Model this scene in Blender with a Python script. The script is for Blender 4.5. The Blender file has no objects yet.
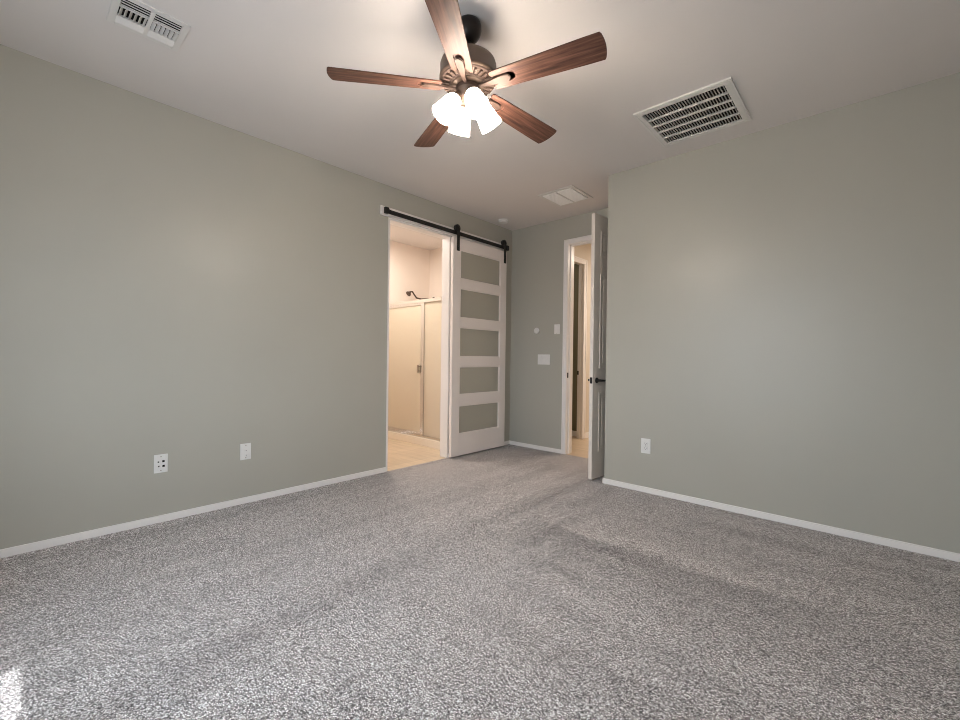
import bpy, bmesh, math, random
from mathutils import Vector, Matrix
random.seed(7)
C = bpy.context.scene
COL = C.collection
PI = math.pi

# ------------------------------------------------------------------ camera
YAW, PITCH, ROLL, FPX = 0.7404198666, -0.0057069465, 0.0124934573, 430.3554
cam_d = bpy.data.cameras.new('camera')
cam = bpy.data.objects.new('camera', cam_d)
COL.objects.link(cam)
fw = Vector((-math.sin(YAW) * math.cos(PITCH), math.cos(YAW) * math.cos(PITCH), math.sin(PITCH)))
rt = Vector((math.cos(YAW), math.sin(YAW), 0))
up = rt.cross(fw)
r2 = math.cos(ROLL) * rt + math.sin(ROLL) * up
u2 = -math.sin(ROLL) * rt + math.cos(ROLL) * up
m = Matrix((r2, u2, -fw)).transposed().to_4x4()
m.translation = Vector((3.4443776, -4.3491201, 1.1072419))
cam.matrix_world = m
cam_d.sensor_fit = 'HORIZONTAL'
cam_d.sensor_width = 36.0
cam_d.lens = FPX / 960 * 36.0
cam_d.clip_start = 0.02
C.camera = cam

# ------------------------------------------------------------------ light
EXPOSURE = 0.10
SKY = (0.78, 0.89, 1.0)
SKY_STRENGTH = 11.0
SUN_STRENGTH = 5.5
SHADE_STRENGTH = 114.0
BATH_W = 28.0
HALL_W = 38.0
w = bpy.data.worlds.new('sky')
C.world = w
w.use_nodes = True
nt = w.node_tree
bg = nt.nodes['Background']
bg.inputs['Strength'].default_value = SKY_STRENGTH
wtc = nt.nodes.new('ShaderNodeTexCoord')
wsep = nt.nodes.new('ShaderNodeSeparateXYZ')
wmap = nt.nodes.new('ShaderNodeMapRange')
wmap.inputs['From Min'].default_value, wmap.inputs['From Max'].default_value = -0.04, 0.04
wmix = nt.nodes.new('ShaderNodeMix')
wmix.data_type = 'RGBA'
wmix.inputs[6].default_value = (0.42, 0.45, 0.49, 1)      # sunlit ground outside
wmix.inputs[7].default_value = (*SKY, 1)
nt.links.new(wtc.outputs['Generated'], wsep.inputs[0])
nt.links.new(wsep.outputs['Z'], wmap.inputs['Value'])
nt.links.new(wmap.outputs['Result'], wmix.inputs[0])
nt.links.new(wmix.outputs[2], bg.inputs['Color'])

# window of the wall behind the camera
WX0, WX1, WZ0, WZ1 = 1.21, 3.05, 0.75, 2.10
YB = -5.0          # back wall
XW = 4.05          # right-hand side wall
sun_d = bpy.data.lights.new('sun', 'SUN')
sun_d.energy = SUN_STRENGTH
sun_d.angle = 0.01
sun_d.color = (0.96, 0.98, 1.0)
sun = bpy.data.objects.new('sun', sun_d)
COL.objects.link(sun)
sun.location = (2.1, -9, 8)
el = math.atan(WZ1 / 0.81)
sun.rotation_euler = Vector((0, math.cos(el), -math.sin(el))).to_track_quat('-Z', 'Y').to_euler()


def area_light(name, loc, target, sx, sy, energy, color, portal=False):
    d = bpy.data.lights.new(name, 'AREA')
    d.shape = 'RECTANGLE'
    d.size, d.size_y, d.energy, d.color = sx, sy, energy, color
    if portal:
        d.cycles.is_portal = True
    o = bpy.data.objects.new(name, d)
    COL.objects.link(o)
    o.location = loc
    o.rotation_euler = (Vector(target) - Vector(loc)).to_track_quat('-Z', 'Y').to_euler()
    return o


area_light('window_portal', ((WX0 + WX1) / 2, YB - 0.14, (WZ0 + WZ1) / 2), ((WX0 + WX1) / 2, 0, (WZ0 + WZ1) / 2),
           WX1 - WX0, WZ1 - WZ0, 1, (1, 1, 1), True)
area_light('bathroom_ceiling_lamp', (-0.95, -1.40, 2.70), (-0.95, -1.40, 0), 0.5, 0.3, BATH_W, (1.0, 0.91, 0.80))
area_light('hall_ceiling_lamp', (1.7, 1.7, 2.70), (1.7, 1.7, 0), 0.3, 0.3, HALL_W, (1.0, 0.87, 0.74))
area_light('further_room_fill', (-0.5, 0.6, 2.68), (-0.5, 0.6, 0), 0.2, 0.2, 5.0, (1.0, 0.88, 0.74))  # unseen fill light, added so the further room is less dark
C.view_settings.view_transform = 'Standard'
C.view_settings.look = 'None'
C.view_settings.gamma = 1.0
C.view_settings.use_curve_mapping = False
C.view_settings.exposure = EXPOSURE
try:
    C.cycles.max_bounces = 10
    C.cycles.diffuse_bounces = 6
    C.cycles.transmission_bounces = 8
    C.cycles.transparent_max_bounces = 12
    C.cycles.caustics_reflective = False
    C.cycles.caustics_refractive = False
    C.cycles.use_denoising = True
    C.cycles.filter_width = 1.0
    C.cycles.sample_clamp_indirect = 6.0
except Exception:
    pass

# ------------------------------------------------------------------ materials


def srgb(r, g, b):
    f = lambda c: (c / 255) / 12.92 if c <= 10.3 else ((c / 255 + 0.055) / 1.055) ** 2.4
    return (f(r), f(g), f(b), 1)


def new_mat(name):
    mt = bpy.data.materials.new(name)
    mt.use_nodes = True
    nt = mt.node_tree
    return mt, nt, nt.nodes['Principled BSDF']


def node(nt, kind, **kw):
    n = nt.nodes.new(kind)
    for k, v in kw.items():
        if k in n.inputs:
            n.inputs[k].default_value = v
        else:
            setattr(n, k, v)
    return n


def noise(nt, vec, scale, detail=3.0, rough=0.5):
    n = node(nt, 'ShaderNodeTexNoise', Scale=scale, Detail=detail, Roughness=rough)
    nt.links.new(vec, n.inputs['Vector'])
    return n


def ramp(nt, fac, stops):
    n = nt.nodes.new('ShaderNodeValToRGB')
    while len(n.color_ramp.elements) < len(stops):
        n.color_ramp.elements.new(0.5)
    for e, (p, c) in zip(n.color_ramp.elements, stops):
        e.position, e.color = p, c
    nt.links.new(fac, n.inputs['Fac'])
    return n


def bump(nt, p, height, strength, dist):
    b = node(nt, 'ShaderNodeBump', Strength=strength, Distance=dist)
    nt.links.new(height, b.inputs['Height'])
    nt.links.new(b.outputs['Normal'], p.inputs['Normal'])
    return b


def paint(name, col, rough=0.5, var=0.02, bscale=90.0, bstr=0.15, spec=0.5, metallic=0.0):
    """paint or plain finish with a faint mottling and a fine roller texture"""
    mt, nt, p = new_mat(name)
    tc = nt.nodes.new('ShaderNodeTexCoord')
    n = noise(nt, tc.outputs['Object'], 2.3, 4)
    lo = tuple(max(0, c * (1 - var)) for c in col[:3]) + (1,)
    hi = tuple(min(1, c * (1 + var)) for c in col[:3]) + (1,)
    r = ramp(nt, n.outputs['Fac'], [(0.3, lo), (0.7, hi)])
    nt.links.new(r.outputs['Color'], p.inputs['Base Color'])
    p.inputs['Roughness'].default_value = rough
    p.inputs['Metallic'].default_value = metallic
    p.inputs['Specular IOR Level'].default_value = spec
    if bstr:
        n2 = noise(nt, tc.outputs['Object'], bscale, 3)
        bump(nt, p, n2.outputs['Fac'], bstr, 0.002)
    return mt


M = {}
M['wall'] = paint('sage_wall_paint', srgb(178, 176, 167), 0.38, 0.012, 110, 0.06, 0.38)
M['ceiling'] = paint('ceiling_paint', srgb(226, 221, 219), 0.8, 0.01, 70, 0.10, 0.3)
M['bathwall'] = paint('bathroom_wall_paint', srgb(242, 232, 224), 0.6, 0.01, 110, 0.1)
M['hallwall'] = paint('hall_wall_paint', srgb(216, 206, 192), 0.6, 0.01, 110, 0.1)
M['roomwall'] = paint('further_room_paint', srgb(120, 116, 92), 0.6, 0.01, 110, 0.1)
M['trim'] = paint('white_trim_paint', srgb(240, 236, 234), 0.35, 0.008, 40, 0.03)
M['plastic'] = paint('white_plastic', srgb(232, 230, 228), 0.35, 0.004, 40, 0.0)
M['panelwhite'] = paint('bright_white_enamel', srgb(250, 249, 248), 0.5, 0.004, 40, 0.0)
M['vent'] = paint('white_vent_enamel', srgb(226, 223, 220), 0.45, 0.006, 40, 0.0)
M['barn'] = paint('barn_door_paint', srgb(240, 232, 228), 0.42, 0.01, 60, 0.05)
M['doorwhite'] = paint('door_paint', srgb(228, 220, 212), 0.4, 0.01, 60, 0.05)
M['black'] = paint('black_steel', srgb(26, 24, 23), 0.45, 0.05, 200, 0.05, 0.5)
M['hole'] = paint('dark_cavity', srgb(30, 27, 26), 0.9, 0.02, 40, 0.0, 0.1)
M['duct'] = paint('dark_duct', srgb(58, 53, 50), 0.9, 0.02, 40, 0.0, 0.1)
M['bronze'] = paint('oil_rubbed_bronze', srgb(92, 76, 66), 0.42, 0.08, 120, 0.05, 0.5, 0.35)
M['darkbronze'] = paint('dark_bronze', srgb(40, 33, 30), 0.35, 0.06, 120, 0.04, 0.5, 0.5)
M['iron'] = paint('aged_bronze_highlight', srgb(72, 57, 50), 0.6, 0.10, 120, 0.05, 0.3, 0.2)
M['chrome'] = paint('chrome', srgb(215, 212, 208), 0.16, 0.01, 40, 0.0, 0.5, 1.0)
M['nickel'] = paint('brushed_metal', srgb(170, 160, 150), 0.3, 0.02, 60, 0.0, 0.5, 1.0)
M['curb'] = paint('shower_curb_solid_surface', srgb(232, 222, 208), 0.4, 0.01, 40, 0.0)


def carpet():
    mt, nt, p = new_mat('grey_cut_pile_carpet')
    tc = nt.nodes.new('ShaderNodeTexCoord')
    ob = tc.outputs['Object']
    L = nt.links.new
    # tufts
    v = node(nt, 'ShaderNodeTexVoronoi', Scale=265.0, Randomness=1.0)
    wob = noise(nt, ob, 60, 2)
    mixv = node(nt, 'ShaderNodeVectorMath', operation='MULTIPLY_ADD')
    L(wob.outputs['Color'], mixv.inputs[0])
    mixv.inputs[1].default_value = (0.003, 0.003, 0.003)
    L(ob, mixv.inputs[2])
    L(mixv.outputs[0], v.inputs['Vector'])
    tuft = ramp(nt, v.outputs['Color'], [(0.0, srgb(44, 40, 40)), (0.22, srgb(132, 126, 125)), (0.6, srgb(192, 184, 182)), (0.9, srgb(255, 252, 252))])
    sep = nt.nodes.new('ShaderNodeSeparateColor')
    L(v.outputs['Color'], sep.inputs[0])
    L(sep.outputs[0], tuft.inputs['Fac'])
    fine = noise(nt, ob, 420, 2)
    finer = ramp(nt, v.outputs['Distance'], [(0.25, (1.25, 1.25, 1.25, 1)), (0.55, (0.88, 0.88, 0.88, 1)), (0.75, (0.30, 0.29, 0.29, 1))])
    mul = node(nt, 'ShaderNodeMix', data_type='RGBA', blend_type='MULTIPLY')
    mul.inputs[0].default_value = 1.0
    L(tuft.outputs['Color'], mul.inputs[6])
    L(finer.outputs['Color'], mul.inputs[7])
    # nap: vacuum strokes leaning either way, long along the stroke
    def strokes(angle, sx, sy, seed):
        mp = nt.nodes.new('ShaderNodeMapping')
        mp.inputs['Rotation'].default_value = (0, 0, angle)
        mp.inputs['Scale'].default_value = (sx, sy, 1)
        mp.inputs['Location'].default_value = (seed, seed * 0.7, 0)
        L(ob, mp.inputs['Vector'])
        return noise(nt, mp.outputs['Vector'], 1.0, 3, 0.55)
    a = strokes(0.08, 7.0, 0.45, 3.1)          # strokes running along the left wall
    b = strokes(-0.05, 0.45, 6.0, 8.4)         # strokes running along the right wall
    wv = noise(nt, ob, 1.6, 2)
    pos = node(nt, 'ShaderNodeVectorMath', operation='MULTIPLY_ADD')
    L(wv.outputs['Color'], pos.inputs[0])
    pos.inputs[1].default_value = (0.25, 0.16, 0)
    L(ob, pos.inputs[2])
    xyz = nt.nodes.new('ShaderNodeSeparateXYZ')
    L(pos.outputs[0], xyz.inputs[0])

    def rng(sock, f0, f1, t0=0.0, t1=1.0):
        n = nt.nodes.new('ShaderNodeMapRange')
        for k_, v_ in (('From Min', f0), ('From Max', f1), ('To Min', t0), ('To Max', t1)):
            n.inputs[k_].default_value = v_
        L(sock, n.inputs['Value'])
        return n.outputs['Result']
    nap = node(nt, 'ShaderNodeMix', data_type='RGBA')
    L(rng(xyz.outputs['X'], 2.0, 2.5), nap.inputs[0])
    L(a.outputs['Color'], nap.inputs[6])
    L(b.outputs['Color'], nap.inputs[7])
    napbw = nt.nodes.new('ShaderNodeRGBToBW')
    L(nap.outputs[2], napbw.inputs[0])
    napr = ramp(nt, napbw.outputs[0], [(0.36, (0.82, 0.81, 0.81, 1)), (0.50, (1.0, 1.0, 1.0, 1)), (0.64, (1.09, 1.09, 1.09, 1))])
    mul2 = node(nt, 'ShaderNodeMix', data_type='RGBA', blend_type='MULTIPLY')
    mul2.inputs[0].default_value = 1.0
    L(mul.outputs[2], mul2.inputs[6])
    L(napr.outputs['Color'], mul2.inputs[7])
    # the last long vacuum stroke along the right wall: pile laid the other way, with a crisp far edge
    lay = ramp(nt, rng(xyz.outputs['Y'], -2.45, -1.35), [(0.0, (1, 1, 1, 1)), (0.54, (0.72, 0.71, 0.71, 1)), (0.60, (1.08, 1.07, 1.06, 1)), (1.0, (1, 1, 1, 1))])
    msk = node(nt, 'ShaderNodeMath', operation='MULTIPLY')
    L(rng(xyz.outputs['X'], 1.75, 2.25), msk.inputs[0])
    L(rng(xyz.outputs['X'], 3.8, 3.1), msk.inputs[1])
    mul3 = node(nt, 'ShaderNodeMix', data_type='RGBA', blend_type='MULTIPLY')
    L(msk.outputs[0], mul3.inputs[0])
    L(mul2.outputs[2], mul3.inputs[6])
    L(lay.outputs['Color'], mul3.inputs[7])
    L(mul3.outputs[2], p.inputs['Base Color'])
    p.inputs['Roughness'].default_value = 0.95
    p.inputs['Specular IOR Level'].default_value = 0.1
    p.inputs['Sheen Weight'].default_value = 0.15
    add = node(nt, 'ShaderNodeMath', operation='ADD')
    L(v.outputs['Distance'], add.inputs[0])
    L(fine.outputs['Fac'], add.inputs[1])
    bump(nt, p, add.outputs[0], 0.5, 0.005)
    return mt


M['carpet'] = carpet()


def tile(name, c1, c2, grout, bw, bh, rot=0.0):
    mt, nt, p = new_mat(name)
    tc = nt.nodes.new('ShaderNodeTexCoord')
    mp = nt.nodes.new('ShaderNodeMapping')
    mp.inputs['Rotation'].default_value = (0, 0, rot)
    nt.links.new(tc.outputs['Object'], mp.inputs['Vector'])
    b = node(nt, 'ShaderNodeTexBrick', Scale=1.0)
    b.inputs['Color1'].default_value, b.inputs['Color2'].default_value, b.inputs['Mortar'].default_value = c1, c2, grout
    b.inputs['Brick Width'].default_value = bw
    b.inputs['Row Height'].default_value = bh
    b.inputs['Mortar Size'].default_value = 0.003
    nt.links.new(mp.outputs['Vector'], b.inputs['Vector'])
    mp2 = nt.nodes.new('ShaderNodeMapping')
    mp2.inputs['Rotation'].default_value = (0, 0, rot)
    mp2.inputs['Scale'].default_value = (2, 22, 1)
    nt.links.new(tc.outputs['Object'], mp2.inputs['Vector'])
    g = noise(nt, mp2.outputs['Vector'], 1.0, 4)
    gr = ramp(nt, g.outputs['Fac'], [(0.3, (0.88, 0.87, 0.85, 1)), (0.7, (1.06, 1.06, 1.06, 1))])
    mx = node(nt, 'ShaderNodeMix', data_type='RGBA', blend_type='MULTIPLY')
    mx.inputs[0].default_value = 1
    nt.links.new(b.outputs['Color'], mx.inputs[6])
    nt.links.new(gr.outputs['Color'], mx.inputs[7])
    nt.links.new(mx.outputs[2], p.inputs['Base Color'])
    p.inputs['Roughness'].default_value = 0.4
    return mt


M['bathtile'] = tile('pale_wood_look_tile', srgb(222, 204, 180), srgb(214, 196, 172), srgb(198, 182, 160), 0.9, 0.15, PI / 2)
M['halltile'] = tile('tan_floor_tile', srgb(208, 186, 160), srgb(202, 180, 154), srgb(186, 166, 142), 0.45, 0.45)


def wood():
    mt, nt, p = new_mat('walnut_fan_blade')
    tc = nt.nodes.new('ShaderNodeTexCoord')
    mp = nt.nodes.new('ShaderNodeMapping')
    mp.inputs['Scale'].default_value = (3.0, 55, 8)
    nt.links.new(tc.outputs['Object'], mp.inputs['Vector'])
    n = noise(nt, mp.outputs['Vector'], 1.0, 5, 0.6)
    r = ramp(nt, n.outputs['Fac'], [(0.32, srgb(48, 30, 25)), (0.5, srgb(84, 57, 47)), (0.68, srgb(112, 80, 67))])
    nt.links.new(r.outputs['Color'], p.inputs['Base Color'])
    p.inputs['Roughness'].default_value = 0.5
    p.inputs['Specular IOR Level'].default_value = 0.25
    bump(nt, p, n.outputs['Fac'], 0.35, 0.002)
    return mt


M['wood'] = wood()


def lamp_glass():
    mt, nt, p = new_mat('lit_frosted_lamp_glass')
    p.inputs['Base Color'].default_value = (0.9, 0.88, 0.84, 1)
    p.inputs['Roughness'].default_value = 0.4
    p.inputs['Emission Color'].default_value = (1.0, 0.86, 0.72, 1)
    tc = nt.nodes.new('ShaderNodeTexCoord')
    sp = nt.nodes.new('ShaderNodeSeparateXYZ')
    mr = nt.nodes.new('ShaderNodeMapRange')       # the bulb sits near the mouth, the neck glows less
    mr.inputs['From Min'].default_value, mr.inputs['From Max'].default_value = 0.03, 0.115
    mr.inputs['To Min'].default_value, mr.inputs['To Max'].default_value = SHADE_STRENGTH * 0.06, SHADE_STRENGTH
    nt.links.new(tc.outputs['Object'], sp.inputs[0])
    nt.links.new(sp.outputs['Z'], mr.inputs['Value'])
    nt.links.new(mr.outputs['Result'], p.inputs['Emission Strength'])
    return mt


M['lamp'] = lamp_glass()


def frosted(name, col, amount, bscale, rough):
    """obscure glass: lets light through diffusely, with a glossy skin"""
    mt, nt, p = new_mat(name)
    nt.nodes.remove(p)
    out = nt.nodes['Material Output']
    tr = node(nt, 'ShaderNodeBsdfTranslucent', Color=col)
    df = node(nt, 'ShaderNodeBsdfDiffuse', Color=col)
    tp = node(nt, 'ShaderNodeBsdfTransparent', Color=col)
    gl = node(nt, 'ShaderNodeBsdfGlossy', Roughness=rough)
    a = node(nt, 'ShaderNodeMixShader', Fac=0.5)
    b = node(nt, 'ShaderNodeMixShader', Fac=amount)
    c = node(nt, 'ShaderNodeMixShader', Fac=0.06)
    nt.links.new(tr.outputs[0], a.inputs[1]); nt.links.new(df.outputs[0], a.inputs[2])
    nt.links.new(tp.outputs[0], b.inputs[1]); nt.links.new(a.outputs[0], b.inputs[2])
    nt.links.new(b.outputs[0], c.inputs[1]); nt.links.new(gl.outputs[0], c.inputs[2])
    nt.links.new(c.outputs[0], out.inputs['Surface'])
    tc = nt.nodes.new('ShaderNodeTexCoord')
    n = noise(nt, tc.outputs['Object'], bscale, 3)
    bm_ = node(nt, 'ShaderNodeBump', Strength=0.6, Distance=0.004)
    nt.links.new(n.outputs['Fac'], bm_.inputs['Height'])
    for s in (tr, df, gl):
        nt.links.new(bm_.outputs['Normal'], s.inputs['Normal'])
    return mt


M['showerglass'] = frosted('rain_textured_shower_glass', (0.93, 0.88, 0.78, 1), 0.8, 55, 0.25)
M['doorglass'] = frosted('frosted_door_glass', (0.96, 0.95, 0.90, 1), 0.42, 160, 0.3)
M['pane'] = frosted('clear_window_glass', (0.97, 0.98, 0.98, 1), 0.0, 1, 0.02)

# ------------------------------------------------------------------ geometry helpers


def box(bm, a, b, bevel=0.0, mat=None):
    x0, y0, z0 = (min(a[i], b[i]) for i in range(3))
    x1, y1, z1 = (max(a[i], b[i]) for i in range(3))
    vs = [bm.verts.new(v) for v in ((x0, y0, z0), (x1, y0, z0), (x1, y1, z0), (x0, y1, z0),
                                    (x0, y0, z1), (x1, y0, z1), (x1, y1, z1), (x0, y1, z1))]
    fs = [bm.faces.new([vs[i] for i in f]) for f in ((0, 3, 2, 1), (4, 5, 6, 7), (0, 1, 5, 4), (1, 2, 6, 5), (2, 3, 7, 6), (3, 0, 4, 7))]
    if bevel:
        es = list({e for f in fs for e in f.edges})
        g = bmesh.ops.bevel(bm, geom=es, offset=bevel, segments=2, profile=0.6, affect='EDGES')
        vs = list({v for f in g['faces'] for v in f.verts} | {v for v in vs if v.is_valid})
    if mat is not None:
        bmesh.ops.transform(bm, matrix=mat, verts=vs)
    return vs


def lathe(bm, prof, mat=None, n=40, cap0=True, cap1=True):
    """prof: (radius, height) along local z"""
    rings = []
    for r, z in prof:
        rings.append([bm.verts.new((r * math.cos(2 * PI * i / n), r * math.sin(2 * PI * i / n), z)) for i in range(n)])
    for a, b in zip(rings, rings[1:]):
        for i in range(n):
            f = bm.faces.new((a[i], a[(i + 1) % n], b[(i + 1) % n], b[i]))
            f.smooth = True
    if cap0:
        bm.faces.new(list(reversed(rings[0])))
    if cap1:
        bm.faces.new(rings[-1])
    vs = [v for r in rings for v in r]
    if mat is not None:
        bmesh.ops.transform(bm, matrix=mat, verts=vs)
    return vs


def axis_mat(p, q):
    """local +z from p towards q"""
    p, q = Vector(p), Vector(q)
    mt = (q - p).to_track_quat('Z', 'Y').to_matrix().to_4x4()
    mt.translation = p
    return mt


def tube(bm, pts, r, n=12):
    pts = [Vector(p) for p in pts]
    rings = []
    rr = r if isinstance(r, (list, tuple)) else [r] * len(pts)
    prev = None
    for i, p in enumerate(pts):
        d = (pts[min(i + 1, len(pts) - 1)] - pts[max(i - 1, 0)]).normalized()
        if prev is None:
            x = d.orthogonal().normalized()
        else:
            x = (prev - d * prev.dot(d)).normalized()
        prev = x
        y = d.cross(x)
        rings.append([bm.verts.new(p + rr[i] * (math.cos(2 * PI * k / n) * x + math.sin(2 * PI * k / n) * y)) for k in range(n)])
    for a, b in zip(rings, rings[1:]):
        for i in range(n):
            f = bm.faces.new((a[i], a[(i + 1) % n], b[(i + 1) % n], b[i]))
            f.smooth = True
    bm.faces.new(list(reversed(rings[0])))
    bm.faces.new(rings[-1])
    return [v for g in rings for v in g]


def prism(bm, poly, z0, z1, mat=None):
    lo = [bm.verts.new((x, y, z0)) for x, y in poly]
    hi = [bm.verts.new((x, y, z1)) for x, y in poly]
    n = len(poly)
    bm.faces.new(list(reversed(lo)))
    bm.faces.new(hi)
    for i in range(n):
        bm.faces.new((lo[i], lo[(i + 1) % n], hi[(i + 1) % n], hi[i]))
    vs = lo + hi
    if mat is not None:
        bmesh.ops.transform(bm, matrix=mat, verts=vs)
    return vs


def obj(name, bm, mat, parent=None):
    me = bpy.data.meshes.new(name)
    bmesh.ops.recalc_face_normals(bm, faces=bm.faces)
    bm.to_mesh(me)
    bm.free()
    me.materials.append(mat)
    o = bpy.data.objects.new(name, me)
    COL.objects.link(o)
    if parent is not None:
        o.parent = parent
    return o


def B():
    return bmesh.new()


def boxes(name, lst, mat, parent=None, bevel=0.0):
    bm = B()
    for a, b in lst:
        box(bm, a, b, bevel)
    return obj(name, bm, mat, parent)


def thing(name, label, cat, loc=(0, 0, 0), rotz=0.0, group=None):
    o = bpy.data.objects.new(name, None)
    COL.objects.link(o)
    o.empty_display_size = 0.05
    o.location = loc
    o.rotation_euler = (0, 0, rotz)
    o['label'] = label
    o['category'] = cat
    if group:
        o['group'] = group
    return o


def struct(o):
    o['kind'] = 'structure'
    return o


H = 2.74
T = 0.13
TL = 0.10
XR, YR = 1.6855, -0.7607
# ------------------------------------------------------------------ shell
OY0, OY1, OZ = -1.905, -1.08, 2.44        # rough opening to the bathroom
DX0, DX1, DZ = 0.812, 1.660, 2.445          # rough opening of the bedroom door
struct(boxes('floor', [((0, YB - T, -0.1), (XW + T, 0, 0))], M['carpet']))
struct(boxes('ceiling', [((-TL, YB - T, H), (XW + T, T, H + 0.1))], M['ceiling']))
struct(boxes('wall_left', [((-TL, YB - T, 0), (0, OY0, H)), ((-TL, OY1, 0), (0, T, H)), ((-TL, OY0, OZ), (0, OY1, H))], M['wall']))
struct(boxes('wall_far', [((0, 0, 0), (DX0, T, H)), ((DX1, 0, 0), (XR, T, H)), ((DX0, 0, DZ), (DX1, T, H))], M['wall']))
struct(boxes('wall_right', [((XR, YR, 0), (XW + T, T, H))], M['wall']))
struct(boxes('wall_side', [((XW, YB - T, 0), (XW + T, YR, H))], M['wall']))
struct(boxes('wall_back', [((0, YB - T, 0), (WX0, YB, H)), ((WX1, YB - T, 0), (XW, YB, H)),
                           ((WX0, YB - T, 0), (WX1, YB, WZ0)), ((WX0, YB - T, WZ1), (WX1, YB, H))], M['wall']))
wn = struct(boxes('window_1', [((WX0, YB - 0.09, WZ0), (WX0 + 0.04, YB - 0.05, WZ1)), ((WX1 - 0.04, YB - 0.09, WZ0), (WX1, YB - 0.05, WZ1)),
                               ((WX0, YB - 0.09, WZ0), (WX1, YB - 0.05, WZ0 + 0.04)), ((WX0, YB - 0.09, WZ1 - 0.0), (WX1, YB - 0.05, WZ1 + 0.001)),
                               ((2.11, YB - 0.09, WZ0), (2.15, YB - 0.05, WZ1))], M['trim']))
boxes('window_pane', [((WX0 + 0.04, YB - 0.072, WZ0 + 0.04), (WX1 - 0.04, YB - 0.068, WZ1))], M['pane'], wn)

# bathroom shell
BX = -1.60
struct(boxes('floor_bathroom', [((BX, -3.0, -0.1), (0, 0, -0.004))], M['bathtile']))
struct(boxes('ceiling_bathroom', [((BX, -3.0, H), (-TL, T, H + 0.1))], M['ceiling']))
struct(boxes('wall_bathroom_far', [((BX - T, -3.0, 0), (BX, T, H))], M['bathwall']))
struct(boxes('wall_bathroom_end', [((BX, 0.0, 0), (-TL, T, H))], M['bathwall']))
struct(boxes('wall_bathroom_near', [((BX - T, -3.0 - T, 0), (-TL, -3.0, H))], M['bathwall']))
struct(boxes('wall_bathroom_lining', [((-TL - 0.012, -3.0, 0), (-TL, OY0 - 0.001, H)), ((-TL - 0.012, OY1 + 0.001, 0), (-TL, 0, H)),
                                      ((-TL - 0.012, OY0 - 0.001, OZ + 0.001), (-TL, OY1 + 0.001, H))], M['bathwall']))
# hall shell
HX = 0.48
HT = 0.075
HY0, HY1 = 0.24, 0.99                      # doorway of the further room
struct(boxes('floor_hall', [((-1.2, 0.0, -0.1), (3.2, 3.0, -0.004))], M['halltile']))
struct(boxes('ceiling_hall', [((-1.2, T, H), (3.2, 3.0, H + 0.1))], M['ceiling']))
struct(boxes('wall_hall_left', [((HX - HT, T, 0), (HX, HY0 - 0.02, H)), ((HX - HT, HY1 + 0.02, 0), (HX, 3.0, H)),
                                ((HX - HT, HY0 - 0.02, 2.43), (HX, HY1 + 0.02, H))], M['hallwall']))
struct(boxes('wall_hall_end', [((HX, 2.6, 0), (3.2, 2.7, H))], M['hallwall']))
struct(boxes('wall_hall_right', [((3.1, T, 0), (3.2, 2.6, H))], M['hallwall']))
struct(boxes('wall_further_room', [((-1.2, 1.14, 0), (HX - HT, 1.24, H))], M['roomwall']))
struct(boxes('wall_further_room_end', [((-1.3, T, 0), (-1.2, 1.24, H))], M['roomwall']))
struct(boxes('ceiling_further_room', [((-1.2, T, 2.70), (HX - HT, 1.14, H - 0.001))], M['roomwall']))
struct(boxes('baseboard_further_room', [((-1.2, 1.125, -0.004), (HX - HT - 0.001, 1.14, 0.07))], M['trim']))

# baseboards
BH, BT = 0.046, 0.012
struct(boxes('baseboard_left', [((0, YB, 0), (BT, OY0, BH))], M['trim'], None, 0.003))
struct(boxes('baseboard_left_corner', [((0, OY1, 0), (BT, 0, BH))], M['trim'], None, 0.003))
struct(boxes('baseboard_far', [((0, -BT, 0), (0.778, 0, BH))], M['trim'], None, 0.003))
struct(boxes('baseboard_right', [((XR - BT, YR - BT, 0), (XW, YR, BH)), ((XR - BT, YR, 0), (XR, -0.02, BH))], M['trim'], None, 0.003))
struct(boxes('baseboard_side', [((XW - BT, YB, 0), (XW, YR, BH))], M['trim'], None, 0.003))
struct(boxes('baseboard_back', [((0, YB, 0), (XW, YB + BT, BH))], M['trim'], None, 0.003))

# bathroom opening lining
struct(boxes('trim_1', [((-TL - 0.014, OY0, 0), (0.002, OY0 + 0.02, OZ - 0.02)), ((-TL - 0.014, OY1 - 0.02, 0), (0.002, OY1, OZ - 0.02)),
                        ((-TL - 0.014, OY0, OZ - 0.02), (0.002, OY1, OZ))], M['trim']))
# board the sliding-door rail is screwed to
struct(boxes('trim_2', [((0, -2.000, 2.442), (0.019, -0.145, 2.527))], M['trim'], None, 0.002))

# bedroom door jamb and casing


def casing_x(x0, x1, z1, y, wd, th, sgn):
    """door casing round an opening in a y=const wall"""
    bm = B()
    for (a, b) in (((x0 - wd, y, 0), (x0, y + sgn * th, z1 + wd)), ((x1, y, 0), (x1 + wd, y + sgn * th, z1 + wd)), ((x0, y, z1), (x1, y + sgn * th, z1 + wd))):
        box(bm, a, b, 0.003)
    # raised back band
    for (a, b) in (((x0 - wd, y, 0), (x0 - wd + 0.016, y + sgn * (th + 0.005), z1 + wd)), ((x1 + wd - 0.016, y, 0), (x1 + wd, y + sgn * (th + 0.005), z1 + wd)),
                   ((x0 - wd, y, z1 + wd - 0.016), (x1 + wd, y + sgn * (th + 0.005), z1 + wd))):
        box(bm, a, b, 0.002)
    return bm


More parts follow.
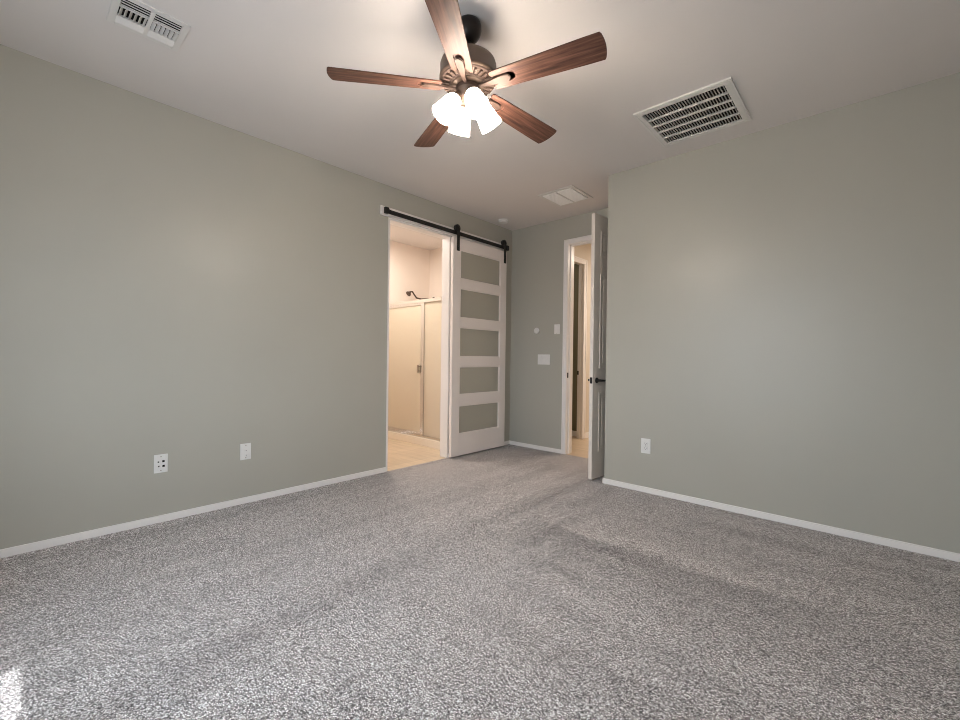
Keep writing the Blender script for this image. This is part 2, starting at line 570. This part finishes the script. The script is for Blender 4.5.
bm = casing_x(0.829, 1.643, 2.430, 0.0, 0.050, 0.012, -1)
for v in bm.verts:
    if v.co.x > XR - 0.001:
        v.co.x = XR - 0.001
tr3 = struct(obj('trim_3', bm, M['trim']))
jm = struct(boxes('trim_4', [((DX0, 0, 0), (0.832, T, 2.425)), ((1.640, 0, 0), (DX1, T, 2.425)), ((DX0, 0, 2.425), (DX1, T, DZ)),
                             ((0.832, 0.045, 0), (0.842, 0.08, 2.425)), ((0.832, 0.045, 2.413), (1.640, 0.08, 2.425))], M['trim']))
boxes('strike_plate', [((0.831, 0.006, 0.885), (0.8335, 0.032, 0.945))], M['black'], jm)
# casing of the further room's doorway, in the hall
bm = B()
for (a, b) in (((HX, HY0 - 0.06, 0), (HX + 0.014, HY0, 2.475)), ((HX, HY1, 0), (HX + 0.014, HY1 + 0.075, 2.475)), ((HX, HY0, 2.405), (HX + 0.014, HY1, 2.475)),
               ((HX, HY1 + 0.055, 0), (HX + 0.020, HY1 + 0.075, 2.475)), ((HX, HY0, 2.455), (HX + 0.020, HY1 + 0.075, 2.475))):
    box(bm, a, b, 0.003)
struct(obj('trim_5', bm, M['trim']))
j2 = struct(boxes('trim_6', [((HX - HT, HY0 - 0.02, 0), (HX, HY0, 2.41)), ((HX - HT, HY1, 0), (HX, HY1 + 0.02, 2.41)), ((HX - HT, HY0 - 0.02, 2.41), (HX, HY1 + 0.02, 2.43)),
                             ((HX - 0.050, HY1 - 0.010, 0), (HX - 0.025, HY1, 2.41))], M['trim']))
boxes('strike_plate', [((HX - 0.074, HY1 - 0.0025, 0.885), (HX - 0.051, HY1 + 0.001, 0.940))], M['black'], j2)
struct(boxes('baseboard_hall', [((HX, HY1 + 0.075, -0.004), (HX + 0.012, 2.6, 0.075))], M['trim'], None, 0.003))

# ------------------------------------------------------------------ bedroom door, standing open
p0, p1 = Vector((1.538, -0.782, 0)), Vector((1.600, -0.018, 0))
dirv = (p1 - p0).normalized()
LW = (p1 - p0).length
ang = math.atan2(dirv.y, dirv.x)           # local x runs along the leaf from latch edge to hinge, local -y is the seen face
dm = B()
TH = 0.035
box(dm, (0, -TH, 0.014), (LW, 0, 2.428), 0.0015)


def panel(bm, x0, x1, z0, z1, y, sg):
    """raised moulding ring and field on a door face"""
    wd = 0.022
    for (a, b) in (((x0, y, z0), (x0 + wd, y + sg * 0.006, z1)), ((x1 - wd, y, z0), (x1, y + sg * 0.006, z1)),
                   ((x0 + wd, y, z0), (x1 - wd, y + sg * 0.006, z0 + wd)), ((x0 + wd, y, z1 - wd), (x1 - wd, y + sg * 0.006, z1))):
        box(bm, a, b, 0.0025)
    box(bm, (x0 + 0.05, y, z0 + 0.05), (x1 - 0.05, y + sg * 0.004, z1 - 0.05), 0.003)


for z0, z1 in ((0.255, 0.80), (1.02, 1.89), (2.055, 2.28)):
    for x0, x1 in ((0.100, 0.340), (0.42, 0.65)):
        panel(dm, x0, x1, z0, z1, -TH, -1)
        panel(dm, x0, x1, z0, z1, 0, 1)
door = struct(obj('door_1', dm, M['doorwhite']))
door.location = p0
door.rotation_euler = (0, 0, ang)
for sg, y0 in ((-1, -TH), (1, 0.0)):
    bm = B()
    hx, hz = 0.062, 0.912
    lathe(bm, [(0.026, 0), (0.026, 0.006), (0.02, 0.010), (0.011, 0.012), (0.011, 0.045)], axis_mat((hx, y0, hz), (hx, y0 + sg, hz)), 24)
    pts = [(hx, y0 + sg * 0.045, hz), (hx + 0.02, y0 + sg * 0.052, hz), (hx + 0.055, y0 + sg * 0.05, hz - 0.003), (hx + 0.09, y0 + sg * 0.048, hz + 0.002), (hx + 0.112, y0 + sg * 0.047, hz + 0.008)]
    tube(bm, pts, [0.011, 0.010, 0.0085, 0.0075, 0.006], 12)
    obj('door_handle', bm, M['black'], door)
boxes('latch_plate', [((-0.0015, -0.030, 0.884), (0.001, -0.006, 0.940))], M['black'], door)
for z in (0.25, 1.2, 2.2):
    bm = B()
    lathe(bm, [(0.007, 0), (0.007, 0.09)], Matrix.Translation((LW + 0.002, -TH - 0.006, z)), 12)
    box(bm, (LW - 0.03, -TH - 0.0015, z), (LW, -TH + 0.001, z + 0.09))
    obj('hinge', bm, M['black'], door)

# ------------------------------------------------------------------ sliding barn door
bd = thing('sliding_barn_door', 'white sliding barn door with five frosted glass panels hanging from black rail', 'door', (0.05, -0.64, 0.016))
# local frame: origin at (0.05,-0.64,0.016)
F = (0.030 - 0.05, 0.068 - 0.05)
yl, yr = -1.103 + 0.64, -0.186 + 0.64
zb, zt = 0.0, 2.42 - 0.016
gl, gr_ = -0.985 + 0.64, -0.296 + 0.64
panes = [(0.249, 0.564), (0.685, 0.997), (1.108, 1.434), (1.540, 1.866), (1.972, 2.290)]
panes = [(a - 0.010, b - 0.010) for a, b in panes]
bm = B()
box(bm, (F[0], yl, zb), (F[1], gl, zt), 0.002)
box(bm, (F[0], gr_, zb), (F[1], yr, zt), 0.002)
zz = [zb] + [v for pr in panes for v in pr] + [zt]
for i in range(0, len(zz), 2):
    box(bm, (F[0], gl, zz[i]), (F[1] - 0.0005, gr_, zz[i + 1]), 0.0012)
for a, b in panes:                          # glazing beads
    s = 0.010
    for q in (((F[0] + 0.006, gl, a), (F[1] - 0.008, gl + s, b)), ((F[0] + 0.006, gr_ - s, a), (F[1] - 0.008, gr_, b)),
              ((F[0] + 0.006, gl + s, a), (F[1] - 0.008, gr_ - s, a + s)), ((F[0] + 0.006, gl + s, b - s), (F[1] - 0.008, gr_ - s, b))):
        box(bm, q[0], q[1])
obj('door_frame', bm, M['barn'], bd)
for a, b in panes:
    boxes('glass_panel', [((-0.004, gl + 0.002, a + 0.002), (0.002, gr_ - 0.002, b - 0.002))], M['doorglass'], bd)
for yc in (-1.032 + 0.64, -0.222 + 0.64):
    bm = B()
    box(bm, (F[1], yc - 0.02, 2.275 - 0.016), (F[1] + 0.006, yc + 0.02, 2.545 - 0.016), 0.001)
    for z in (2.31, 2.38):
        lathe(bm, [(0.009, 0), (0.009, 0.004), (0.005, 0.006)], axis_mat((F[1] + 0.006, yc, z - 0.016), (F[1] + 1, yc, z - 0.016)), 6)
    st = obj('hanger_strap', bm, M['black'], bd)
    bm = B()
    lathe(bm, [(0.014, -0.014), (0.039, -0.014), (0.039, -0.006), (0.033, -0.004), (0.033, 0.004), (0.039, 0.006), (0.039, 0.014), (0.014, 0.014)],
          axis_mat((-0.002, yc, 2.528 - 0.016), (1, yc, 2.528 - 0.016)), 32)
    lathe(bm, [(0.010, 0.0), (0.010, 0.026)], axis_mat((0.004, yc, 2.528 - 0.016), (1, yc, 2.528 - 0.016)), 12)
    obj('roller_wheel', bm, M['black'], st)

rl = thing('door_rail', 'long black steel rail across the top of bathroom opening', 'rail', (0.048, -1.05, 2.474))
bm = B()
box(bm, (-0.003, -0.935, -0.02), (0.003, 0.905, 0.02), 0.0008)
obj('rail_bar', bm, M['black'], rl)
for y in (-0.80, -0.45, 0.05, 0.45, 0.82):
    bm = B()
    lathe(bm, [(0.011, -0.029), (0.011, -0.003)], axis_mat((0, y, 0), (1, y, 0)), 14)
    lathe(bm, [(0.010, 0.003), (0.010, 0.008), (0.006, 0.010)], axis_mat((0, y, 0), (1, y, 0)), 6)
    obj('standoff', bm, M['black'], rl)
for y in (-0.912, 0.895):
    bm = B()
    box(bm, (-0.012, y - 0.02, -0.024), (0.016, y + 0.02, 0.034), 0.002)
    lathe(bm, [(0.011, 0), (0.011, 0.009)], axis_mat((0, y + (0.02 if y < 0 else -0.02), 0.018), (0, y + (1 if y < 0 else -1), 0.018)), 12)
    obj('end_stop', bm, M['black'], rl)

# ------------------------------------------------------------------ bathroom fittings
CY0, CY1, CH = -0.865, -0.765, 0.088
struct(boxes('trim_7', [((BX, CY0, -0.004), (-TL - 0.012, CY1, CH))], M['curb'], None, 0.006))
SZ = 1.835
PX = -0.775
se = thing('shower_enclosure', 'chrome framed shower screen with obscure glass inside the bathroom', 'shower', (PX, -0.815, CH))
zr = SZ - CH
xl, xrr = BX - PX, (-TL - 0.012) - PX
boxes('header_rail', [((xl, -0.018, zr - 0.045), (xrr, 0.018, zr))], M['chrome'], se, 0.003)
boxes('sill_track', [((xl, -0.018, 0), (xrr, 0.018, 0.028))], M['chrome'], se, 0.003)
boxes('wall_channel', [((xl, -0.014, 0.028), (xl + 0.025, 0.014, zr - 0.045))], M['chrome'], se, 0.002)
boxes('wall_channel', [((xrr - 0.025, -0.014, 0.028), (xrr, 0.014, zr - 0.045))], M['chrome'], se, 0.002)
boxes('centre_post', [((0.0, -0.016, 0.028), (0.040, 0.016, zr - 0.045))], M['chrome'], se, 0.002)
boxes('fixed_glass', [((0.040, -0.003, 0.028), (xrr - 0.025, 0.003, zr - 0.045))], M['showerglass'], se)
sd = boxes('shower_door', [((xl + 0.027, -0.010, 0.034), (xl + 0.045, 0.010, zr - 0.05)), ((-0.024, -0.010, 0.034), (-0.003, 0.010, zr - 0.05)),
                           ((xl + 0.045, -0.010, 0.034), (-0.024, 0.010, 0.056)), ((xl + 0.045, -0.010, zr - 0.07), (-0.024, 0.010, zr - 0.05))], M['chrome'], se)
boxes('door_glass', [((xl + 0.045, -0.003, 0.056), (-0.024, 0.003, zr - 0.07))], M['showerglass'], sd)
bm = B()
box(bm, (-0.066, -0.036, 0.905 - CH), (-0.040, -0.026, 1.005 - CH), 0.003)
box(bm, (-0.058, -0.026, 0.920 - CH), (-0.018, -0.008, 0.934 - CH), 0.002)
box(bm, (-0.058, -0.026, 0.978 - CH), (-0.018, -0.008, 0.992 - CH), 0.002)
obj('handle', bm, M['nickel'], sd)

sh = thing('wall_shower', 'dark metal shower head on a bent arm above the shower screen', 'shower head', (-1.5, 0, 1.99))
bm = B()
lathe(bm, [(0.03, 0), (0.03, 0.006), (0.018, 0.012)], axis_mat((0, 0, 0), (0, -1, 0)), 24)
obj('wall_flange', bm, M['bronze'], sh)
bm = B()
tube(bm, [(0, -0.005, 0), (0, -0.12, -0.012), (0, -0.24, -0.03), (0, -0.33, -0.022), (0, -0.375, 0.02), (0, -0.41, 0.06), (0, -0.445, 0.055)], 0.011, 12)
obj('shower_arm', bm, M['bronze'], sh)
bm = B()
lathe(bm, [(0.012, 0), (0.016, 0.02), (0.038, 0.05), (0.04, 0.06), (0.03, 0.063)], axis_mat((0, -0.44, 0.058), (0, -0.62, -0.10)), 24)
obj('spray_head', bm, M['bronze'], sh)

# ------------------------------------------------------------------ ceiling fan
FX, FY = 1.967, -2.8435
fan = thing('ceiling_fan', 'five blade wood and bronze ceiling fan with lit glass shades', 'ceiling fan', (FX, FY, H))
z = lambda v: v - H
bm = B()
lathe(bm, [(0.050, z(2.74)), (0.057, z(2.734)), (0.061, z(2.720)), (0.062, z(2.700)), (0.058, z(2.680)), (0.050, z(2.665)), (0.034, z(2.648)), (0.022, z(2.644))])
obj('canopy', bm, M['darkbronze'], fan)
bm = B()
lathe(bm, [(0.013, z(2.66)), (0.013, z(2.60)), (0.028, z(2.595)), (0.028, z(2.565))], None, 20)
obj('downrod', bm, M['darkbronze'], fan)
bm = B()
lathe(bm, [(0.028, z(2.575)), (0.07, z(2.572)), (0.11, z(2.560)), (0.131, z(2.542)), (0.137, z(2.525)), (0.137, z(2.475)), (0.140, z(2.470)), (0.140, z(2.458)),
           (0.134, z(2.452)), (0.124, z(2.449)), (0.122, z(2.4455)), (0.088, z(2.437)), (0.086, z(2.431)), (0.074, z(2.428)), (0.05, z(2.428))], None, 56)
mh = obj('motor_housing', bm, M['bronze'], fan)
bm = B()
lathe(bm, [(0.1335, z(2.455)), (0.1335, z(2.448)), (0.122, z(2.443)), (0.121, z(2.448))], None, 56, False, False)
lathe(bm, [(0.092, z(2.441)), (0.090, z(2.432)), (0.078, z(2.429)), (0.078, z(2.433))], None, 56, False, False)
for k in range(25):
    a = 2 * PI * k / 25
    mt = Matrix.Rotation(a, 4, 'Z')
    box(bm, (0.088, -0.005, z(2.434)), (0.124, 0.005, z(2.444)), 0.001, mt)
obj('vent_ring', bm, M['iron'], mh)
bm = B()
lathe(bm, [(0.05, z(2.432)), (0.056, z(2.425)), (0.056, z(2.405)), (0.050, z(2.398)), (0.050, z(2.372)), (0.046, z(2.362)), (0.034, z(2.352)), (0.016, z(2.347)), (0.012, z(2.335)), (0.004, z(2.330))], None, 40)
sw = obj('switch_housing', bm, M['bronze'], fan)
bm = B()
lathe(bm, [(0.0573, z(2.424)), (0.0585, z(2.415)), (0.0573, z(2.406))], None, 40, False, False)
obj('band', bm, M['iron'], sw)

BLADE_R, PITCHB = 0.655, math.radians(-12)


def blade_outline():
    up_ = []
    # root (with a keyhole for the iron) to tip, upper side w>0
    root_r, tip_r = 0.132, BLADE_R
    pts = []
    pts += [(root_r + 0.008, 0.0245), (0.222, 0.0245)]
    for i in range(1, 12):                   # round end of the keyhole
        a = PI / 2 - PI * i / 12
        pts.append((0.222 + 0.0245 * math.cos(a), 0.0245 * math.sin(a)))
    pts += [(0.222, -0.0245), (root_r + 0.008, -0.0245), (root_r, -0.030), (root_r, -0.047), (root_r + 0.01, -0.051)]
    n = 10
    def half(r):
        t = (r - root_r) / (tip_r - root_r)
        return 0.052 + 0.017 * t
    for i in range(1, n):
        r = root_r + 0.01 + (tip_r - 0.03 - root_r - 0.01) * i / n
        pts.append((r, -half(r)))
    hw_ = half(tip_r) - 0.001
    for i in range(13):                      # gently bowed tip with eased corners
        s = -1 + 2 * i / 12
        ease = 0.003 if abs(s) > 0.99 else 0
        pts.append((tip_r + 0.004 - 0.012 * s * s - ease, hw_ * s * (0.985 if abs(s) > 0.99 else 1)))
    for i in range(n - 1, 0, -1):
        r = root_r + 0.01 + (tip_r - 0.03 - root_r - 0.01) * i / n
        pts.append((r, half(r)))
    pts += [(root_r + 0.01, 0.051), (root_r, 0.047), (root_r, 0.030)]
    return pts


bm = B()
prism(bm, blade_outline(), -0.003, 0.003)
bmesh.ops.triangulate(bm, faces=[f for f in bm.faces if len(f.verts) > 4])
blade = obj('blade', bm, M['wood'], fan)
# blade iron: tongue lying in the keyhole, a neck to the hub and a dark plate above the blade
bm = B()
tong = [(0.058, 0.009), (0.10, 0.0095), (0.13, 0.013), (0.17, 0.019), (0.205, 0.0205)]
end = [(0.205 + 0.0205 * math.cos(PI / 2 - PI * i / 10), 0.0205 * math.sin(PI / 2 - PI * i / 10)) for i in range(1, 10)]
poly = tong + end + [(a, -b) for a, b in reversed(tong)]
prism(bm, poly, -0.010, -0.001)
bmesh.ops.bevel(bm, geom=[e for e in bm.edges if all(v.co.z < -0.009 for v in e.verts)], offset=0.003, segments=2, affect='EDGES')
bi = obj('blade_iron', bm, M['iron'], blade)
bm = B()
prism(bm, [(0.145, 0.034), (0.21, 0.038), (0.262, 0.030), (0.275, 0.0), (0.262, -0.030), (0.21, -0.038), (0.145, -0.034)], 0.0031, 0.007)
top = obj('iron_top_plate', bm, M['darkbronze'], blade)
A0 = math.radians(231.11)
blades = [blade]
for k in range(1, 5):
    b_ = blade.copy(); COL.objects.link(b_); b_.parent = fan
    for ch in (bi, top):
        c_ = ch.copy(); COL.objects.link(c_); c_.parent = b_
    blades.append(b_)
for k, b_ in enumerate(blades):
    b_.location = (0, 0, z(2.420))
    b_.rotation_euler = (Matrix.Rotation(A0 + k * 2 * PI / 5, 4, 'Z') @ Matrix.Rotation(PITCHB, 4, 'X')).to_euler()

# glass shades, four round the hub
prof_o = [(0.016, 0.0), (0.026, 0.004), (0.035, 0.012), (0.0415, 0.026), (0.0455, 0.05), (0.049, 0.08), (0.053, 0.105), (0.0565, 0.124)]
prof_i = [(0.0545, 0.1245), (0.051, 0.105), (0.047, 0.08), (0.0435, 0.05), (0.0395, 0.027), (0.033, 0.014), (0.02, 0.008)]
bm = B()
lathe(bm, prof_o + prof_i, None, 36, True, True)
shade = obj('light_shade', bm, M['lamp'], fan)
bm = B()
lathe(bm, [(0.012, -0.032), (0.020, -0.028), (0.022, -0.004), (0.026, 0.002)], None, 24)
sock = obj('lamp_socket', bm, M['bronze'], shade)
shades = [shade]
for k in range(1, 4):
    s_ = shade.copy(); COL.objects.link(s_); s_.parent = fan
    c_ = sock.copy(); COL.objects.link(c_); c_.parent = s_
    shades.append(s_)
for k, s_ in enumerate(shades):
    a = math.radians(64.6 + 90 * k)
    d = Vector((math.cos(a), math.sin(a), 0))
    p = d * 0.058 + Vector((0, 0, z(2.362)))
    q = d * 0.128 + Vector((0, 0, z(2.262)))
    s_.matrix_local = axis_mat(p, q)

# ------------------------------------------------------------------ ceiling grilles


def frame_boxes(x0, y0, x1, y1, wd, z0, z1):
    return [((x0, y0, z0), (x1, y0 + wd, z1)), ((x0, y1 - wd, z0), (x1, y1, z1)), ((x0, y0 + wd, z0), (x0 + wd, y1 - wd, z1)), ((x1 - wd, y0 + wd, z0), (x1, y1 - wd, z1))]


# large return grille
gx0, gx1, gy0, gy1 = 2.242, 2.820, -1.560, -0.980
rg = thing('return_air_grille', 'large white return air grille with five banks of fins, near right wall', 'vent', ((gx0 + gx1) / 2, (gy0 + gy1) / 2, H))
hx, hy = (gx1 - gx0) / 2, (gy1 - gy0) / 2
bm = B()
for a, b in frame_boxes(-hx, -hy, hx, hy, 0.046, -0.012, 0.0):
    box(bm, a, b, 0.0025)
for a, b in frame_boxes(-hx + 0.012, -hy + 0.012, hx - 0.012, hy - 0.012, 0.005, -0.0135, -0.010):
    box(bm, a, b)
obj('frame', bm, M['vent'], rg)
boxes('duct_recess', [((-hx + 0.04, -hy + 0.04, -0.0015), (hx - 0.04, hy - 0.04, -0.0003))], M['hole'], rg)
iy0, iy1 = -hy + 0.046, hy - 0.046
step = (iy1 - iy0) / 5
for k in range(1, 5):
    yc = iy0 + step * k
    boxes('cross_bar', [((-hx + 0.046, yc - 0.0045, -0.0145), (hx - 0.046, yc + 0.0045, -0.002))], M['vent'], rg)
for k in range(5):
    bm = B()
    n = 29
    for i in range(n):
        xc = -hx + 0.046 + (2 * hx - 0.092) * (i + 0.5) / n
        y0_, y1_ = iy0 + step * k + 0.0047, iy0 + step * (k + 1) - 0.0047
        mt = Matrix.Translation((xc, (y0_ + y1_) / 2, -0.0064)) @ Matrix.Rotation(math.radians(3), 4, 'Y')
        box(bm, (-0.0009, -(y1_ - y0_) / 2, -0.0048), (0.0009, (y1_ - y0_) / 2, 0.0048), 0, mt)
    obj('fin_bank', bm, M['vent'], rg)

# supply register near the left wall
sx0, sx1, sy0, sy1 = 0.655, 0.915, -4.035, -3.745
sr = thing('supply_register', 'small white supply register with mixed slats, near left wall at ceiling', 'vent', ((sx0 + sx1) / 2, (sy0 + sy1) / 2, H))
hx, hy = (sx1 - sx0) / 2, (sy1 - sy0) / 2
bm = B()
for a, b in frame_boxes(-hx, -hy, hx, hy, 0.028, -0.008, 0.0):
    box(bm, a, b, 0.002)
box(bm, (-hx + 0.028, -0.008, -0.010), (hx - 0.028, 0.008, -0.001), 0.001)
obj('frame', bm, M['vent'], sr)
boxes('duct_recess', [((-hx + 0.02, -hy + 0.02, -0.0012), (hx - 0.02, hy - 0.02, -0.0003))], M['hole'], sr)
for (ya, yb) in ((-hy + 0.028, -0.008), (0.008, hy - 0.028)):
    yc, yl_ = (ya + yb) / 2, (yb - ya) / 2
    bm = B()
    for i in range(3):                       # long slats on the room side
        xc = hx - 0.040 - i * 0.0190
        box(bm, (-0.0017, -yl_, -0.0055), (0.0017, yl_, 0.0055), 0, Matrix.Translation((xc, yc, -0.0075)) @ Matrix.Rotation(math.radians(-50), 4, 'Y'))
    obj('long_slats', bm, M['vent'], sr)
    bm = B()
    for i in range(3):                       # long slats on the wall side, leaning the other way
        xc = -hx + 0.040 + i * 0.0155
        box(bm, (-0.0008, -yl_, -0.009), (0.0008, yl_, 0.009), 0, Matrix.Translation((xc, yc, -0.0075)) @ Matrix.Rotation(math.radians(52), 4, 'Y'))
    obj('long_slats', bm, M['vent'], sr)
    bm = B()
    n = 6
    sg = -1 if ya < -0.02 else 1
    for i in range(n):
        yy = ya + (yb - ya) * (i + 0.5) / n
        box(bm, (-0.036, -0.0008, -0.0085), (0.036, 0.0008, 0.0085), 0, Matrix.Translation((-0.004, yy, -0.0075)) @ Matrix.Rotation(math.radians(sg * 42), 4, 'X'))
    box(bm, (-0.044, ya, -0.009), (-0.040, yb, -0.001))
    box(bm, (0.032, ya, -0.009), (0.036, yb, -0.001))
    obj('short_slats', bm, M['vent'], sr)

# two-panel grille by the bedroom door
ax0, ax1, ay0, ay1 = 0.940, 1.335, -0.785, -0.375
ag = thing('ceiling_diffuser', 'white two panel ceiling diffuser above the open bedroom door', 'vent', ((ax0 + ax1) / 2, (ay0 + ay1) / 2, H))
hx, hy = (ax1 - ax0) / 2, (ay1 - ay0) / 2
bm = B()
for a, b in frame_boxes(-hx, -hy, hx, hy, 0.032, -0.008, 0.0):
    box(bm, a, b, 0.002)
box(bm, (-0.008, -hy + 0.032, -0.006), (0.008, hy - 0.032, 0.0))
obj('frame', bm, M['vent'], ag)
for (xa, xb) in ((-hx + 0.036, -0.010), (0.010, hx - 0.036)):
    bm = B()
    box(bm, (xa, -hy + 0.036, -0.013), (xb, hy - 0.036, -0.002), 0.002)
    n = 14
    for i in range(n):
        yy = -hy + 0.05 + (2 * hy - 0.10) * i / (n - 1)
        box(bm, (xa + 0.008, yy - 0.004, -0.0155), (xb - 0.008, yy + 0.004, -0.012), 0.001)
    obj('louvre_panel', bm, M['panelwhite'], ag)

# smoke detector
sm = thing('smoke_detector', 'round white smoke detector on ceiling near the far left corner', 'smoke detector', (0.185, -0.405, H))
bm = B()
lathe(bm, [(0.062, 0), (0.062, -0.010), (0.058, -0.014)], None, 40)
obj('base_plate', bm, M['plastic'], sm)
bm = B()
lathe(bm, [(0.055, -0.013), (0.055, -0.026), (0.048, -0.034), (0.02, -0.037), (0.002, -0.037)], None, 40)
obj('cover', bm, M['plastic'], sm)

# ------------------------------------------------------------------ wall plates
# local frame: x across, z up, +y out of the wall is done by rotation


def plate(name, label, cat, loc, rotz, wd, ht, group=None):
    t = thing(name, label, cat, loc, rotz, group)
    bm = B()
    box(bm, (-wd / 2, -0.006, -ht / 2), (wd / 2, 0, ht / 2), 0.0022)
    obj('cover_plate', bm, M['plastic'], t)
    return t


def screw(t, x, zz_):
    bm = B()
    lathe(bm, [(0.0035, 0), (0.0035, 0.0012), (0.002, 0.0016)], axis_mat((x, -0.006, zz_), (x, -1, zz_)), 12)
    obj('screw', bm, M['nickel'], t)


# left wall faces +x: local -y -> world +x, so rotate by +90 degrees
t = plate('data_wall_plate', 'white data wall plate with four dark ports, left outlet on left wall', 'wall plate', (0, -3.6745, 0.386), PI / 2, 0.074, 0.120)
for (x, zz_, s) in ((-0.014, 0.012, 0.008), (0.013, 0.014, 0.013), (-0.012, -0.017, 0.008), (0.014, -0.017, 0.013)):
    bm = B()
    box(bm, (x - s / 2 - 0.002, -0.0072, zz_ - s / 2 - 0.002), (x + s / 2 + 0.002, -0.0055, zz_ + s / 2 + 0.002), 0.0005)
    jk = obj('jack', bm, M['plastic'], t)
    boxes('port_opening', [((x - s / 2, -0.0078, zz_ - s / 2), (x + s / 2, -0.0070, zz_ + s / 2))], M['hole'], jk)
screw(t, 0, 0.045); screw(t, 0, -0.045)
t = plate('coax_wall_plate', 'white wall plate with two small round jacks, nearer the bathroom opening', 'wall plate', (0, -3.1575, 0.386), PI / 2, 0.074, 0.120)
for zz_ in (0.008, -0.026):
    bm = B()
    lathe(bm, [(0.008, 0), (0.008, 0.003)], axis_mat((0, -0.006, zz_), (0, -1, zz_)), 6)
    lathe(bm, [(0.005, 0.003), (0.005, 0.010), (0.002, 0.010)], axis_mat((0, -0.006, zz_), (0, -1, zz_)), 16)
    jk = obj('jack', bm, M['plastic'], t)
    bm = B()
    lathe(bm, [(0.0022, 0.0100), (0.0022, 0.0104)], axis_mat((0, -0.006, zz_), (0, -1, zz_)), 12)
    obj('socket_hole', bm, M['hole'], jk)
screw(t, 0, 0.045); screw(t, 0, -0.045)

# right wall faces -y
t = plate('power_outlet', 'white duplex power outlet low on the right wall', 'outlet', (2.053, YR, 0.387), 0, 0.078, 0.124)
for zz_ in (0.020, -0.020):
    bm = B()
    box(bm, (-0.016, -0.0085, zz_ - 0.015), (0.016, -0.005, zz_ + 0.015), 0.003)
    rc = obj('socket', bm, M['plastic'], t)
    boxes('slots', [((-0.0075, -0.009, zz_ - 0.001), (-0.0055, -0.0083, zz_ + 0.008)), ((0.0055, -0.009, zz_ - 0.001), (0.0075, -0.0083, zz_ + 0.007)),
                    ((-0.002, -0.009, zz_ - 0.010), (0.002, -0.0083, zz_ - 0.006))], M['hole'], rc)
screw(t, 0, 0.0)

t = plate('switch_bank', 'wide white three switch plate on far wall below round sensor', 'light switch', (0.513, 0, 1.093), 0, 0.172, 0.122)
for x in (-0.046, 0, 0.046):
    bm = B()
    box(bm, (-0.0165, -0.004, -0.033), (0.0165, 0.002, 0.033), 0.001, Matrix.Translation((x, -0.0065, 0)) @ Matrix.Rotation(math.radians(3), 4, 'X'))
    obj('rocker', bm, M['plastic'], t)
t = plate('light_switch', 'tall narrow white switch plate right beside the bedroom door casing', 'light switch', (0.694, 0, 1.452), 0, 0.074, 0.114)
bm = B()
box(bm, (-0.0165, -0.004, -0.033), (0.0165, 0.002, 0.033), 0.001, Matrix.Translation((0, -0.0065, 0)) @ Matrix.Rotation(math.radians(3), 4, 'X'))
obj('rocker', bm, M['plastic'], t)
screw(t, 0, 0.048); screw(t, 0, -0.048)
t = thing('round_wall_sensor', 'small round white sensor on far wall between corner and switches', 'sensor', (0.405, 0, 1.443))
bm = B()
lathe(bm, [(0.036, 0), (0.036, 0.010), (0.031, 0.016), (0.020, 0.018)], axis_mat((0, 0, 0), (0, -1, 0)), 32)
obj('case', bm, M['plastic'], t)
bm = B()
lathe(bm, [(0.013, 0.016), (0.013, 0.024), (0.008, 0.027), (0.001, 0.028)], axis_mat((0, 0, 0), (0, -1, 0)), 24)
obj('knob', bm, M['plastic'], t)
